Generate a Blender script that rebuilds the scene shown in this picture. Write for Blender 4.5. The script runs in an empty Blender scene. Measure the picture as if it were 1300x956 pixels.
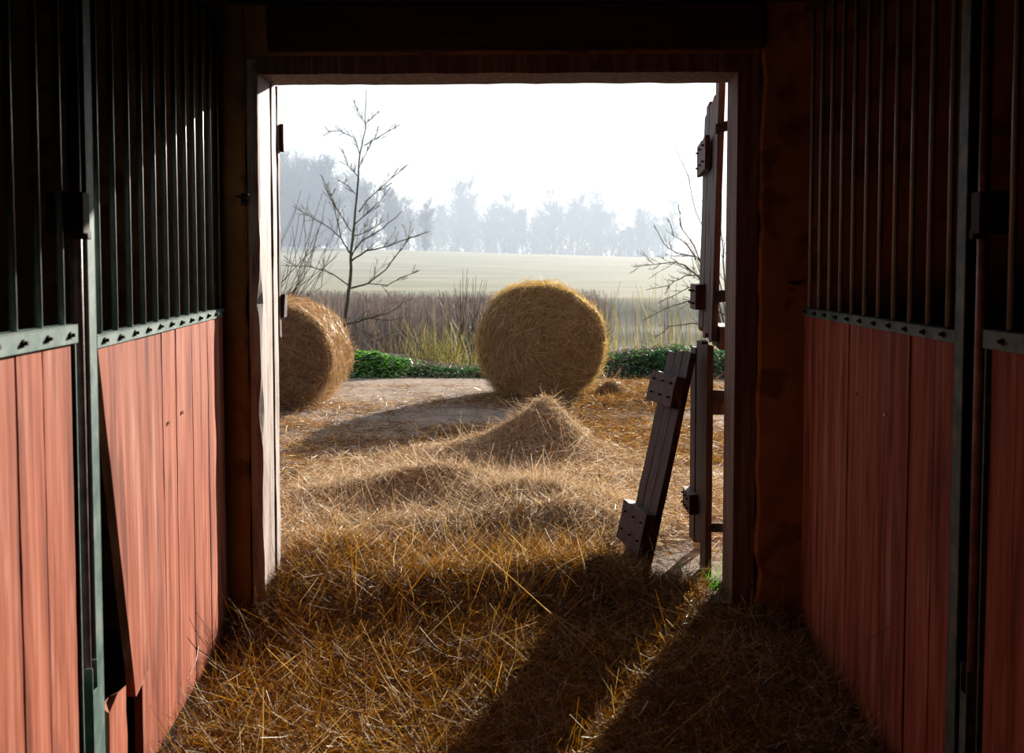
import bpy, math, random
import numpy as np
from mathutils import Vector, Matrix
R = math.radians
rnd = random.Random(7)
rng = np.random.default_rng(11)
SC = bpy.context.scene
COL = SC.collection

# ------------------------------------------------------------------ mesh helpers
class MB:
    """collects geometry, links it as ONE mesh object"""
    def __init__(s):
        s.v, s.f, s.m = [], [], []
        s.av, s.aq, s.am = [], [], []          # numpy blocks of quads
    def add(s, vs, fs, mat=0):
        b = len(s.v); s.v.extend(vs)
        for f in fs: s.f.append(tuple(b + i for i in f)); s.m.append(mat)
    def box(s, x0, x1, y0, y1, z0, z1, mat=0, M=None):
        vs = [Vector((x, y, z)) for x in (x0, x1) for y in (y0, y1) for z in (z0, z1)]
        if M is not None: vs = [M @ v for v in vs]
        s.add([tuple(v) for v in vs], [(0,1,3,2),(4,6,7,5),(0,4,5,1),(2,3,7,6),(0,2,6,4),(1,5,7,3)], mat)
    def plank(s, a, b, wv, tv, n=10, jit=.004, mat=0, ends=.0, seed=0, wtaper=None):
        """long board from a to b, half width vector wv, half thickness vector tv, worn edges"""
        r = random.Random(seed); a, b, wv, tv = map(Vector, (a, b, wv, tv)); d = (b - a)
        u = d.normalized(); rings = []
        for i in range(n + 1):
            t = i / n; c = a + d * t; k = 1 if wtaper is None else (1 - t) + t * wtaper
            q = []
            for sx, sy in ((-1,-1),(0,-1),(1,-1),(1,1),(0,1),(-1,1)):
                p = c + wv * sx * k + tv * sy
                p += wv.normalized() * r.uniform(-jit, jit) + tv.normalized() * r.uniform(-jit, jit) * .5
                if i in (0, n): p += u * r.uniform(-ends, ends)
                q.append(tuple(p))
            rings.append(q)
        vs = [p for q in rings for p in q]; fs = []
        for i in range(n):
            for j in range(6):
                k = (j + 1) % 6
                fs.append((i*6+j, i*6+k, (i+1)*6+k, (i+1)*6+j))
        fs.append((0,1,4,5)[::-1]); fs.append((1,2,3,4)[::-1])
        e = n*6; fs.append((e,e+1,e+4,e+5)); fs.append((e+1,e+2,e+3,e+4))
        s.add(vs, fs, mat)
    def tube(s, pts, rad, sides=6, mat=0, cap=True):
        pts = [Vector(p) for p in pts]; n = len(pts)
        if not hasattr(rad, '__len__'): rad = [rad] * n
        vs, fs = [], []; prev = None
        for i, p in enumerate(pts):
            t = (pts[min(i+1, n-1)] - pts[max(i-1, 0)])
            t = t.normalized() if t.length > 1e-9 else Vector((0,0,1))
            if prev is None:
                x = t.cross(Vector((0.13, .97, .2)));
                if x.length < 1e-3: x = t.cross(Vector((1,0,0)))
            else: x = prev - t * prev.dot(t)
            x.normalize(); prev = x; y = t.cross(x)
            for k in range(sides):
                a = 2*math.pi*k/sides
                vs.append(tuple(p + (x*math.cos(a) + y*math.sin(a)) * rad[i]))
        for i in range(n-1):
            for k in range(sides):
                l = (k+1) % sides
                fs.append((i*sides+k, i*sides+l, (i+1)*sides+l, (i+1)*sides+k))
        if cap:
            fs.append(tuple(range(sides))[::-1]); fs.append(tuple((n-1)*sides+k for k in range(sides)))
        s.add(vs, fs, mat)
    def blocks(s, V, Q, mat=0):
        s.av.append(V.reshape(-1,3)); s.aq.append(Q); s.am.append(mat)
    def build(s, name, mats, parent=None, smooth=False, bevel=0, kind=None):
        me = bpy.data.meshes.new(name)
        if s.av:
            nv = len(s.v); V = [np.array(s.v, float).reshape(-1,3)]; off = nv
            loops = [np.array([i for f in s.f for i in f], int)]
            sizes = [np.array([len(f) for f in s.f], int)]; ms = [np.array(s.m, int)]
            for v, q, m in zip(s.av, s.aq, s.am):
                V.append(v); loops.append((q + off).ravel()); sizes.append(np.full(len(q), q.shape[1])); ms.append(np.full(len(q), m)); off += len(v)
            V = np.concatenate(V); loops = np.concatenate(loops); sizes = np.concatenate(sizes); ms = np.concatenate(ms)
            me.vertices.add(len(V)); me.vertices.foreach_set('co', V.astype(np.float32).ravel())
            me.loops.add(len(loops)); me.loops.foreach_set('vertex_index', loops.astype(np.int32))
            me.polygons.add(len(sizes)); starts = np.concatenate([[0], np.cumsum(sizes)[:-1]])
            me.polygons.foreach_set('loop_start', starts.astype(np.int32))
            me.polygons.foreach_set('loop_total', sizes.astype(np.int32))
            me.polygons.foreach_set('material_index', ms.astype(np.int32))
            me.update(calc_edges=True); me.validate()
        else:
            me.from_pydata(s.v, [], s.f); me.polygons.foreach_set('material_index', s.m); me.update()
        if not isinstance(mats, (list, tuple)): mats = [mats]
        for m in mats: me.materials.append(m)
        if smooth: me.polygons.foreach_set('use_smooth', [True]*len(me.polygons))
        o = bpy.data.objects.new(name, me); COL.objects.link(o)
        if parent is not None: o.parent = parent
        if bevel:
            b = o.modifiers.new('bevel', 'BEVEL'); b.width = bevel; b.segments = 2; b.limit_method = 'ANGLE'
        if kind: o['kind'] = kind
        return o

def empty(name, loc=(0,0,0), rz=0):
    o = bpy.data.objects.new(name, None); COL.objects.link(o); o.location = loc; o.rotation_euler = (0,0,rz)
    o.empty_display_size = .1
    return o
def tag(o, label, cat, group=None, kind=None):
    o['label'] = label; o['category'] = cat
    if group: o['group'] = group
    if kind: o['kind'] = kind
    return o

def unit(a): return a / np.maximum(np.linalg.norm(a, axis=-1, keepdims=True), 1e-9)
def ribbons(P, D, B, W, L, w, S=3):
    """n curved straws as ribbons: start P, direction D, bow vector B (already scaled), side W, length L, width w"""
    n = len(P); t = np.linspace(0, 1, S+1)
    c = P[:,None] + D[:,None]*(L[:,None]*t)[:,:,None] + B[:,None]*((t**2)[None,:,None])
    k = (1 - .55*t)[None,:,None]
    h = W[:,None]*(w[:,None,None]*.5)*k
    V = np.stack([c-h, c+h], axis=2)                      # n,S+1,2,3
    base = (np.arange(n)*(S+1)*2)[:,None]; i = np.arange(S)[None,:]*2
    q = np.stack([base+i, base+i+1, base+i+3, base+i+2], axis=-1).reshape(-1,4)
    return V, q

# ------------------------------------------------------------------ materials
def newmat(name):
    m = bpy.data.materials.new(name); m.use_nodes = True; nt = m.node_tree; nt.nodes.clear()
    out = nt.nodes.new('ShaderNodeOutputMaterial')
    return m, nt, out
def N(nt, t, **k):
    n = nt.nodes.new(t)
    for a, v in k.items():
        if a.startswith('i_'):
            key = a[2:].replace('_', ' '); n.inputs[key].default_value = v
        else: setattr(n, a, v)
    return n
def ramp(nt, stops):
    r = nt.nodes.new('ShaderNodeValToRGB'); e = r.color_ramp.elements
    e[0].position, e[0].color = stops[0][0], (*stops[0][1], 1)
    e[1].position, e[1].color = stops[-1][0], (*stops[-1][1], 1)
    for p, c in stops[1:-1]:
        x = e.new(p); x.color = (*c, 1)
    return r
def noisy(name, stops, scale=(1,1,1), nscale=5, detail=6, rough=.8, bump=.3, bdist=.01, coord='Object', metallic=0, spec=.3, stops2=None, scale2=(1,1,1), nscale2=20, fac2=.5, dist=0, nrough=.6, island=0):
    m, nt, out = newmat(name); L = nt.links
    tc = N(nt, 'ShaderNodeTexCoord'); mp = N(nt, 'ShaderNodeMapping'); mp.inputs['Scale'].default_value = scale
    L.new(tc.outputs[coord], mp.inputs[0])
    vec = mp.outputs[0]
    if island:
        g = N(nt, 'ShaderNodeNewGeometry'); ad = N(nt, 'ShaderNodeVectorMath', operation='MULTIPLY_ADD')
        ad.inputs[1].default_value = (37, 53, 71); L.new(g.outputs['Random Per Island'], ad.inputs[0]); L.new(vec, ad.inputs[2]); vec = ad.outputs[0]
    no = N(nt, 'ShaderNodeTexNoise'); no.inputs['Scale'].default_value = nscale; no.inputs['Detail'].default_value = detail; no.inputs['Roughness'].default_value = nrough; no.inputs['Distortion'].default_value = dist
    L.new(vec, no.inputs['Vector']); rp = ramp(nt, stops); L.new(no.outputs['Fac'], rp.inputs[0]); col = rp.outputs[0]
    if stops2:
        mp2 = N(nt, 'ShaderNodeMapping'); mp2.inputs['Scale'].default_value = scale2; L.new(tc.outputs[coord], mp2.inputs[0])
        n2 = N(nt, 'ShaderNodeTexNoise'); n2.inputs['Scale'].default_value = nscale2; n2.inputs['Detail'].default_value = 5; L.new(mp2.outputs[0], n2.inputs['Vector'])
        r2 = ramp(nt, stops2); L.new(n2.outputs['Fac'], r2.inputs[0])
        mx = N(nt, 'ShaderNodeMix', data_type='RGBA', blend_type='MULTIPLY'); mx.inputs['Factor'].default_value = fac2
        L.new(col, mx.inputs['A']); L.new(r2.outputs[0], mx.inputs['B']); col = mx.outputs['Result']
    if island:
        hs = N(nt, 'ShaderNodeHueSaturation'); mr = N(nt, 'ShaderNodeMapRange'); mr.inputs['To Min'].default_value = 1-island; mr.inputs['To Max'].default_value = 1+island
        L.new(g.outputs['Random Per Island'], mr.inputs['Value']); L.new(mr.outputs[0], hs.inputs['Value']); L.new(col, hs.inputs['Color']); col = hs.outputs[0]
    p = N(nt, 'ShaderNodeBsdfPrincipled'); p.inputs['Roughness'].default_value = rough; p.inputs['Metallic'].default_value = metallic
    p.inputs['Specular IOR Level'].default_value = spec
    L.new(col, p.inputs['Base Color'])
    if bump:
        b = N(nt, 'ShaderNodeBump'); b.inputs['Strength'].default_value = bump; b.inputs['Distance'].default_value = bdist
        L.new(no.outputs['Fac'], b.inputs['Height']); L.new(b.outputs[0], p.inputs['Normal'])
    L.new(p.outputs[0], out.inputs[0])
    return m
def strawmat(name, stops, trans=.35, spec=.12, rough=.45):
    m, nt, out = newmat(name); L = nt.links
    g = N(nt, 'ShaderNodeNewGeometry'); rp = ramp(nt, stops); L.new(g.outputs['Random Per Island'], rp.inputs[0])
    d = N(nt, 'ShaderNodeBsdfDiffuse'); t = N(nt, 'ShaderNodeBsdfTranslucent'); gl = N(nt, 'ShaderNodeBsdfGlossy'); gl.inputs['Roughness'].default_value = rough
    L.new(rp.outputs[0], d.inputs[0])
    hs = N(nt, 'ShaderNodeHueSaturation'); hs.inputs['Saturation'].default_value = 1.25; L.new(rp.outputs[0], hs.inputs['Color']); L.new(hs.outputs[0], t.inputs[0])
    gl.inputs[0].default_value = (.9,.86,.8,1)
    m1 = N(nt, 'ShaderNodeMixShader'); m1.inputs[0].default_value = trans; L.new(d.outputs[0], m1.inputs[1]); L.new(t.outputs[0], m1.inputs[2])
    m2 = N(nt, 'ShaderNodeMixShader'); m2.inputs[0].default_value = spec; L.new(m1.outputs[0], m2.inputs[1]); L.new(gl.outputs[0], m2.inputs[2])
    L.new(m2.outputs[0], out.inputs[0])
    return m

M = {}
M['red_wood'] = noisy('red_painted_wood', [(.28,(.13,.040,.022)),(.40,(.235,.062,.032)),(.52,(.31,.092,.052)),(.62,(.36,.135,.088)),(.72,(.42,.24,.185))], scale=(9,9,.55), nscale=3.2, detail=8, rough=.75, bump=.25, bdist=.004, spec=.06,
                      stops2=[(.36,(.50,.45,.45)),(.45,(.92,.9,.9)),(.55,(1,1,1)),(1,(1,1,1))], scale2=(4,4,.55), nscale2=3.0, fac2=.85, dist=.4, island=.10)
M['green_steel'] = noisy('green_painted_steel', [(.3,(.04,.075,.065)),(.5,(.085,.13,.115)),(.64,(.15,.19,.17)),(.74,(.20,.14,.10)),(.85,(.26,.20,.16))], nscale=14, detail=8, rough=.55, bump=.1, spec=.1)
M['bar_steel'] = noisy('worn_bar_steel', [(.3,(.17,.21,.20)),(.6,(.30,.33,.32)),(.8,(.34,.29,.24))], nscale=10, detail=6, rough=.35, bump=.05, spec=.5)
M['rust_pipe'] = noisy('rusty_rod', [(.3,(.10,.045,.04)),(.55,(.22,.12,.12)),(.8,(.36,.24,.24))], nscale=18, rough=.45, bump=.15, spec=.5)
M['dark_iron'] = noisy('dark_iron', [(.3,(.012,.01,.01)),(.7,(.05,.035,.03))], nscale=20, rough=.7, bump=.2, spec=.1)
M['screw'] = noisy('bright_screw', [(.3,(.5,.52,.55)),(.7,(.8,.82,.85))], nscale=20, rough=.25, bump=0, metallic=.9)
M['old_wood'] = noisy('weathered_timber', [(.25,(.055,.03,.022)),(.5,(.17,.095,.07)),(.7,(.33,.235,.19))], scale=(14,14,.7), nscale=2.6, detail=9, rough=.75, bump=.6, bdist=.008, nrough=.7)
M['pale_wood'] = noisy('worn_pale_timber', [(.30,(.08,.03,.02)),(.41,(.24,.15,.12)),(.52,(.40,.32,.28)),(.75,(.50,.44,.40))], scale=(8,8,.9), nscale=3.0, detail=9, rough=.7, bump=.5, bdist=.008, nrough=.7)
M['door_wood'] = noisy('dark_red_door_timber', [(.25,(.02,.009,.008)),(.5,(.06,.026,.021)),(.75,(.12,.07,.06))], scale=(12,12,.6), nscale=3.0, detail=9, rough=.6, bump=.6, bdist=.006, nrough=.7, spec=.15)
M['plaster'] = noisy('ochre_plaster', [(.25,(.19,.08,.03)),(.5,(.37,.17,.06)),(.75,(.46,.26,.12))], nscale=2.5, detail=9, rough=.85, bump=.5, bdist=.02, nrough=.65,
                     stops2=[(.35,(.35,.25,.2)),(.45,(1,1,1)),(1,(1,1,1))], nscale2=7, fac2=.7)
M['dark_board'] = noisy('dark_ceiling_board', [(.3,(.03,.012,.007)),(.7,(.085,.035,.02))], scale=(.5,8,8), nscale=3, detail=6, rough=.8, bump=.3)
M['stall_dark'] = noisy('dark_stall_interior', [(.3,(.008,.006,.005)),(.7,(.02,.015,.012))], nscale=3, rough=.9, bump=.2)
M['floor'] = noisy('dirty_stable_floor', [(.3,(.035,.022,.014)),(.6,(.09,.055,.03)),(.8,(.16,.10,.05))], nscale=5, detail=9, rough=.9, bump=.6, bdist=.02)
M['dirt'] = noisy('trodden_yard_dirt', [(.25,(.17,.12,.09)),(.45,(.31,.235,.185)),(.6,(.40,.325,.265)),(.8,(.46,.385,.32))], scale=(1,1.8,1), nscale=1.6, detail=10, rough=.9, bump=.7, bdist=.03, nrough=.68,
                  stops2=[(.35,(.62,.56,.48)),(.55,(1,1,1)),(1,(1,1,1))], scale2=(1.5,4,1), nscale2=9, fac2=.7, spec=.03)
M['soil'] = noisy('dark_bank_soil', [(.3,(.02,.014,.01)),(.6,(.07,.045,.03)),(.8,(.16,.11,.07))], nscale=4, detail=9, rough=.95, bump=.8, bdist=.05)
M['field'] = noisy('autumn_field_grass', [(.32,(.09,.10,.045)),(.45,(.15,.15,.07)),(.55,(.20,.18,.10)),(.7,(.27,.21,.13))], scale=(.35,1.4,1), nscale=.22, detail=10, rough=.95, bump=0, nrough=.65, spec=.05,
                   stops2=[(.3,(.7,.75,.6)),(.6,(1,1,1)),(1,(1.1,1,.95))], scale2=(.05,.5,1), nscale2=.9, fac2=.8)
M['shore'] = noisy('pond_shore', [(.3,(.05,.045,.03)),(.7,(.17,.14,.09))], nscale=1.2, rough=.95, bump=.4)
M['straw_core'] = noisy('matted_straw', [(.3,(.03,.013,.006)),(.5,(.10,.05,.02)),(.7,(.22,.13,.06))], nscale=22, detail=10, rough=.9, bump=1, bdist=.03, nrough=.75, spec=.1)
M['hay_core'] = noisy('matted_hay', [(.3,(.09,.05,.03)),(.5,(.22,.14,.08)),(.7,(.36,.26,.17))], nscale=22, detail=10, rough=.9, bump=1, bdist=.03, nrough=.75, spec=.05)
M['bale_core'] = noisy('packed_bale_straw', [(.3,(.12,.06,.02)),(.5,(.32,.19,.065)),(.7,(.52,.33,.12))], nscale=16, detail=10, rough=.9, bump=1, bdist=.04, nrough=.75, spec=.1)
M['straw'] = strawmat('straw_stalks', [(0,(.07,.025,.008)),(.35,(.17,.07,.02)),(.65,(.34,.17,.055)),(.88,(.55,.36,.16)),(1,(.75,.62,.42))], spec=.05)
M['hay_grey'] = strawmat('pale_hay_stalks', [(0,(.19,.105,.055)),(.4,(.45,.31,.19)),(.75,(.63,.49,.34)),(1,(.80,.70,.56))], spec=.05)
M['bale_straw'] = strawmat('golden_bale_stalks', [(0,(.24,.13,.045)),(.35,(.50,.33,.13)),(.7,(.68,.50,.24)),(1,(.80,.67,.42))])
M['bale_hay'] = strawmat('brown_bale_stalks', [(0,(.17,.09,.045)),(.4,(.37,.23,.125)),(.8,(.52,.36,.22)),(1,(.68,.52,.36))])
M['reed'] = strawmat('reed_stems', [(0,(.05,.042,.04)),(.4,(.10,.078,.066)),(.75,(.18,.13,.10)),(1,(.32,.25,.17))], trans=.25, spec=.05)
M['sedge'] = strawmat('yellow_green_sedge', [(0,(.10,.13,.04)),(.35,(.22,.22,.07)),(.7,(.34,.27,.11)),(1,(.60,.52,.36))], trans=.35, spec=.05)
M['weed'] = strawmat('weed_leaves', [(0,(.05,.16,.04)),(.5,(.14,.36,.08)),(.85,(.26,.50,.13)),(1,(.36,.52,.18))], trans=.5, spec=.1)
M['weed_dark'] = strawmat('dark_weed_leaves', [(0,(.02,.06,.03)),(.6,(.06,.16,.06)),(1,(.14,.28,.09))], trans=.35, spec=.06)
M['bark'] = noisy('young_tree_bark', [(.3,(.06,.065,.045)),(.7,(.17,.17,.12))], nscale=15, rough=.8, bump=.2)
M['bark_red'] = noisy('willow_twig_bark', [(.3,(.09,.055,.04)),(.7,(.20,.13,.09))], nscale=15, rough=.8, bump=.2)
M['far_bark'] = noisy('wood_edge_bark', [(.3,(.03,.03,.032)),(.7,(.06,.058,.055))], nscale=1, rough=.9, bump=0)
def watermat():
    m, nt, out = newmat('pond_water'); p = N(nt, 'ShaderNodeBsdfPrincipled'); p.inputs['Base Color'].default_value = (.03,.035,.035,1)
    p.inputs['Roughness'].default_value = .06; p.inputs['Specular IOR Level'].default_value = .6
    no = N(nt, 'ShaderNodeTexNoise'); no.inputs['Scale'].default_value = 1.5; b = N(nt, 'ShaderNodeBump'); b.inputs['Strength'].default_value = .5
    nt.links.new(no.outputs[0], b.inputs['Height']); nt.links.new(b.outputs[0], p.inputs['Normal']); nt.links.new(p.outputs[0], out.inputs[0]); return m
M['water'] = watermat()
def fogmat(density, col, g):
    m, nt, out = newmat('morning_fog'); v = N(nt, 'ShaderNodeVolumeScatter'); v.inputs['Color'].default_value = (*col,1); v.inputs['Density'].default_value = density; v.inputs['Anisotropy'].default_value = g
    nt.links.new(v.outputs[0], out.inputs['Volume']); m.cycles.homogeneous_volume = True; return m
M['fog'] = fogmat(.0065, (.25,.292,.365), .1)

# ------------------------------------------------------------------ camera
F_PX, HORIZON, PY0 = 1450.0, 348.0, 433.5
PITCH = math.atan((PY0 - HORIZON) / F_PX)
EYE = 1.3
cd = bpy.data.cameras.new('camera'); cam = bpy.data.objects.new('camera', cd); COL.objects.link(cam)
cd.sensor_width = 36; cd.lens = F_PX / 1300 * 36; cd.shift_y = -(478 - PY0) / 1300
cd.clip_start = .05; cd.clip_end = 2000
cam.location = (0, 0, EYE); cam.rotation_euler = (R(90) - PITCH, 0, 0)
cd.dof.use_dof = True; cd.dof.focus_distance = 6.0; cd.dof.aperture_fstop = 6.3
SC.camera = cam
def at(px, py, Y):
    """the place Y metres out that photograph point (px, py) shows"""
    u, v = (px - 650) / F_PX, -(py - PY0) / F_PX
    c, s = math.cos(PITCH), math.sin(PITCH)
    dy, dz = c + v * s, -s + v * c
    return Vector((u / dy * Y, Y, EYE + dz / dy * Y))

# ------------------------------------------------------------------ ground
WM0 = Matrix.Translation((0, 4.7, 0)) @ Matrix.Rotation(R(-1.75), 4, 'Z') @ Matrix.Translation((0, -4.7, 0))
def sm(a, b, x):
    t = np.clip((x - a) / (b - a), 0, 1); return t*t*(3-2*t)
_rw = [(rng.uniform(.6,1.6), rng.uniform(0,6.28), rng.uniform(0,6.28)) for _ in range(14)]
def wob(x, y, f=1.0):
    s = 0
    for i, (k, a, p) in enumerate(_rw):
        s = s + np.sin((x*math.cos(a) + y*math.sin(a)) * k * f * (1 + i*.35) + p) / (1 + i*.35)
    return s / 4
# loose heaps: x, y, height, radius x, radius y, sharpness
HEAPS = [(.24, 8.25, .31, .29, .34, 1.0), (-.05, 8.05, .12, .55, .35, 1), (-.45, 6.50, .17, .58, .22, 1), (.08, 6.15, .12, .5, .22, 1), (.2, 5.75, .10, .55, .3, 1), (-.45, 5.55, .07, .4, .25, 1),
         (-.85, 5.35, .06, .25, .2, 1), (-.30, 4.75, .07, .5, .3, 1), (.28, 4.78, .10, .36, .26, 1), (-.80, 5.05, .03, .2, .2, 1), (.75, 4.05, .07, .3, .35, 1), (-.2, 9.4, .07, .3, .2, 1),
         (-.95, 6.9, .05, .4, .15, 1), (1.15, 7.7, .05, .5, .12, 1), (.9, 9.5, .06, .6, .25, 1), (1.5, 9.9, .08, .7, .2, 1), (.5, 7.1, .06, .2, .15, 1), (-.1, 4.2, .08, .6, .3, 1)]
def heap(x, y):
    s = 0
    for hx, hy, h, rx, ry, _ in HEAPS:
        d = np.sqrt(((x-hx)/rx)**2 + ((y-hy)/ry)**2)
        s = s + h * np.exp(-(d**1.6) * 1.1)
    return s
def straw_z(x, y):
    """top of the straw litter"""
    return -.185 + .13 * sm(4.25, 4.9, y) + .06 * sm(4.9, 6, y) - .05*sm(-.75,-1.1,x)*sm(4.9,4.5,y) + heap(x, y) + .014 * wob(x*4, y*4) + .008 * wob(x*11, y*11)
def yard_z(x, y):
    return -.04 + .03*sm(4.8, 6, y) + .018 * wob(x*.8, y*.8)

def grid(fn, x0, x1, nx, y0, y1, ny, curve=1):
    X = np.linspace(x0, x1, nx); Y = y0 + (y1-y0) * np.linspace(0, 1, ny)**curve
    gx, gy = np.meshgrid(X, Y); V = np.stack([gx, gy, fn(gx, gy)], -1)
    i = (np.arange(ny-1)[:,None]*nx + np.arange(nx-1)[None,:]).ravel()
    return V, np.stack([i, i+1, i+1+nx, i+nx], -1)

m = MB(); m.box(-3.6, 3.6, -4, 4.9, -.40, -.20); o = m.build('floor', M['floor'], kind='structure')
m = MB(); m.box(-1.12, 1.03, 4.70, 5.0, -.35, -.066, M=WM0); m.build('sill', M['floor'], kind='structure')
# yard
m = MB(); V, Q = grid(lambda x, y: yard_z(x, y) - .05*(1-sm(4.84, 4.93, y)), -9, 9, 150, 4.84, 15.6, 180); m.blocks(V, Q); o = m.build('ground', M['dirt'], smooth=True, kind='structure'); o['label'] = 'trodden dirt yard outside the doorway'
def bank_z(x, y):
    prof = sm(13.9, 14.9, y + .5*wob(x*.25, y*0)) * (1 - sm(15.6, 17.6, y))
    h = .12 + .14*wob(x*1.1, y*.9) + .16*np.exp(-((x-1.9)/.55)**2) + .10*np.exp(-((x+1.9)/.8)**2)
    return -.10 + prof * (h+.08) + .05*wob(x*2.2, y*2.4)*prof - .95*sm(15.8, 18, y)
m = MB(); V, Q = grid(bank_z, -12, 12, 200, 13.6, 19, 60); m.blocks(V, Q); o = m.build('earth_bank', M['soil'], smooth=True, kind='structure')
m = MB(); V, Q = grid(lambda x, y: -1.15 + 0*x, -60, 60, 4, 18.6, 52, 4); m.blocks(V, Q); m.build('pond_bed', M['shore'], kind='structure')
m = MB(); V, Q = grid(lambda x, y: -.86 + 0*x, -60, 60, 4, 17.0, 52, 4); m.blocks(V, Q); o = m.build('pond_water', M['water'], kind='structure')
def hill_z(x, y):
    s = (y - 44) / 156
    top = 6.0 - .030*x/200*y*1.0 - .000*x
    crest = 1.3 + y * (.0240 - .0000205*(x/np.maximum(y,1)*F_PX + 290))
    base = -.95 + 1.25*sm(43, 50, y)
    k = sm(50, 205, y)
    z = base*(1-k) + crest*k
    z = np.where(y < 50, base, z)
    far = 1.3 + 205 * (.0240 - .0000205*(x/205*F_PX + 290))
    far = np.clip(far, -2, 9)
    z = np.where(y > 205, far - (y-205)*.004, np.clip(z, -3, 9))
    return z + .06*wob(x*.12, y*.12) * sm(50, 70, y)
m = MB(); V, Q = grid(hill_z, -160, 190, 120, 43, 430, 150, 1.5); m.blocks(V, Q); o = m.build('field', M['field'], smooth=True, kind='structure')

# ------------------------------------------------------------------ stable shell
WM = Matrix.Translation((0, 4.7, 0)) @ Matrix.Rotation(R(-1.75), 4, 'Z') @ Matrix.Translation((0, -4.7, 0))
YF, YB = 4.68, 4.97          # front / back of the end wall
def wall_piece(mb, x0, x1, z0, z1, edge=None, seed=0):
    r = random.Random(seed); n = 40; xs = []
    for i in range(n+1):
        xs.append(r.uniform(-.006, .006) + .006*math.sin(i*.7+seed) + (.012 if r.random() < .12 else 0))
    vs, fs = [], []
    for i in range(n+1):
        z = z0 + (z1-z0)*i/n; a, b = x0, x1
        if edge == 'r': b = x1 - abs(xs[i])
        if edge == 'l': a = x0 + abs(xs[i])
        rr = .012
        if edge == 'r': prof = [(a, YF), (b-rr, YF), (b, YF+rr), (b, YB), (a, YB)]
        else: prof = [(a, YF+rr), (a+rr, YF), (b, YF), (b, YB), (a, YB)]
        for x, y in prof: vs.append(tuple(WM @ Vector((x, y, z))))
    for i in range(n):
        for j in range(5):
            k = (j+1) % 5; fs.append((i*5+j, i*5+k, (i+1)*5+k, (i+1)*5+j))
    fs.append((0,1,2,3,4)[::-1]); fs.append(tuple(n*5+j for j in range(5)))
    mb.add(vs, fs)
XL, XR = -1.037, .913          # clear opening between the jambs
JL, JR = -1.088, 1.0         # outer faces of the jambs
HB, HT = 2.115, 2.19         # header under / top
m = MB()
wall_piece(m, -3.6, JL, -.35, 3.0, 'r', 3); wall_piece(m, JR, 3.6, -.35, 3.0, 'l', 5)
m.box(JL, JR, YF, YB, HT, 3.0, M=WM)
m.build('wall_back', M['plaster'], kind='structure')
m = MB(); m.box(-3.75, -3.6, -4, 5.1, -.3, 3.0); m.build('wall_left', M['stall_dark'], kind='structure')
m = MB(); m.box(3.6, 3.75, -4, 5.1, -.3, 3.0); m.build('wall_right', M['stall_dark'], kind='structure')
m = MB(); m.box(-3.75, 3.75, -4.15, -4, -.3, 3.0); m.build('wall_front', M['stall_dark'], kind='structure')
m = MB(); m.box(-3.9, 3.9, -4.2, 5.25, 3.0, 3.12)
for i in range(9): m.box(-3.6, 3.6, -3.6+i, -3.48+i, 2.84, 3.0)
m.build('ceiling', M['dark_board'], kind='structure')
# door frame
fr = empty('door_1', WM @ Vector((0, 4.82, -.05)), R(-1.75)); fr['kind'] = 'structure'
fi = (Matrix.Translation(fr.location) @ Matrix.Rotation(R(-1.75), 4, 'Z')).inverted() @ WM
def fpt(x, y, z): return fi @ Vector((x, y, z))
YJ0, YJ1 = 4.695, 4.96
def jamb(x0, x1, seed, mats, lit):
    m = MB(); n = 46; r = random.Random(seed); vs, fs = [], []; jag = 0
    for i in range(n+1):
        z = -.14 + (HT + .14) * i / n
        jag = max(0, jag + r.uniform(-.006, .006)); jag = min(jag, .014)
        bite = .03*math.exp(-((z-1.18)/.06)**2) + .02*math.exp(-((z-.72)/.09)**2) if lit > 0 else .008*math.exp(-((z-1.0)/.3)**2)
        e = (jag + bite) if True else 0
        if lit > 0: prof = [(x0, YJ0), (x1 - e*.5, YJ0), (x1 - .003, YJ0 + e + .004), (x1, YJ0+.14), (x1, YJ1), (x0, YJ1)]
        else: prof = [(x0, YJ0), (x1, YJ0), (x1, YJ1), (x0, YJ1), (x0, YJ0+.14), (x0 + .002, YJ0 + e + .003)]
        for x, y in prof: vs.append(tuple(fpt(x, y, z)))
    for i in range(n):
        for j in range(6):
            k = (j+1) % 6; fs.append((i*6+j, i*6+k, (i+1)*6+k, (i+1)*6+j))
    fs.append(tuple(range(6))[::-1]); fs.append(tuple(n*6+j for j in range(6)))
    m.add(vs, fs); o = m.build('jamb', mats, fr); return o
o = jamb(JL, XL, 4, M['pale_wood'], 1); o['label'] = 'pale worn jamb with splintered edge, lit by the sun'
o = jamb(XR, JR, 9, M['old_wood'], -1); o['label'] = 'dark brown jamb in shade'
m = MB(); m.plank(fpt(JL, (YJ0+YJ1)/2, (HB+HT)/2), fpt(JR, (YJ0+YJ1)/2, (HB+HT)/2), (0,0,(HT-HB)/2), (0,(YJ1-YJ0)/2,0), n=30, jit=.002, seed=2); m.build('header', M['old_wood'], fr)
# stop strip on the outer half of the left jamb, makes the double pale edge
m = MB(); m.plank(fpt(XL-.004, 4.925, -.05), fpt(XL-.004, 4.925, HB-.002), (.010,0,0), (0,.035,0), n=24, jit=.002, seed=12); m.build('stop_strip', M['pale_wood'], fr)
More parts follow.
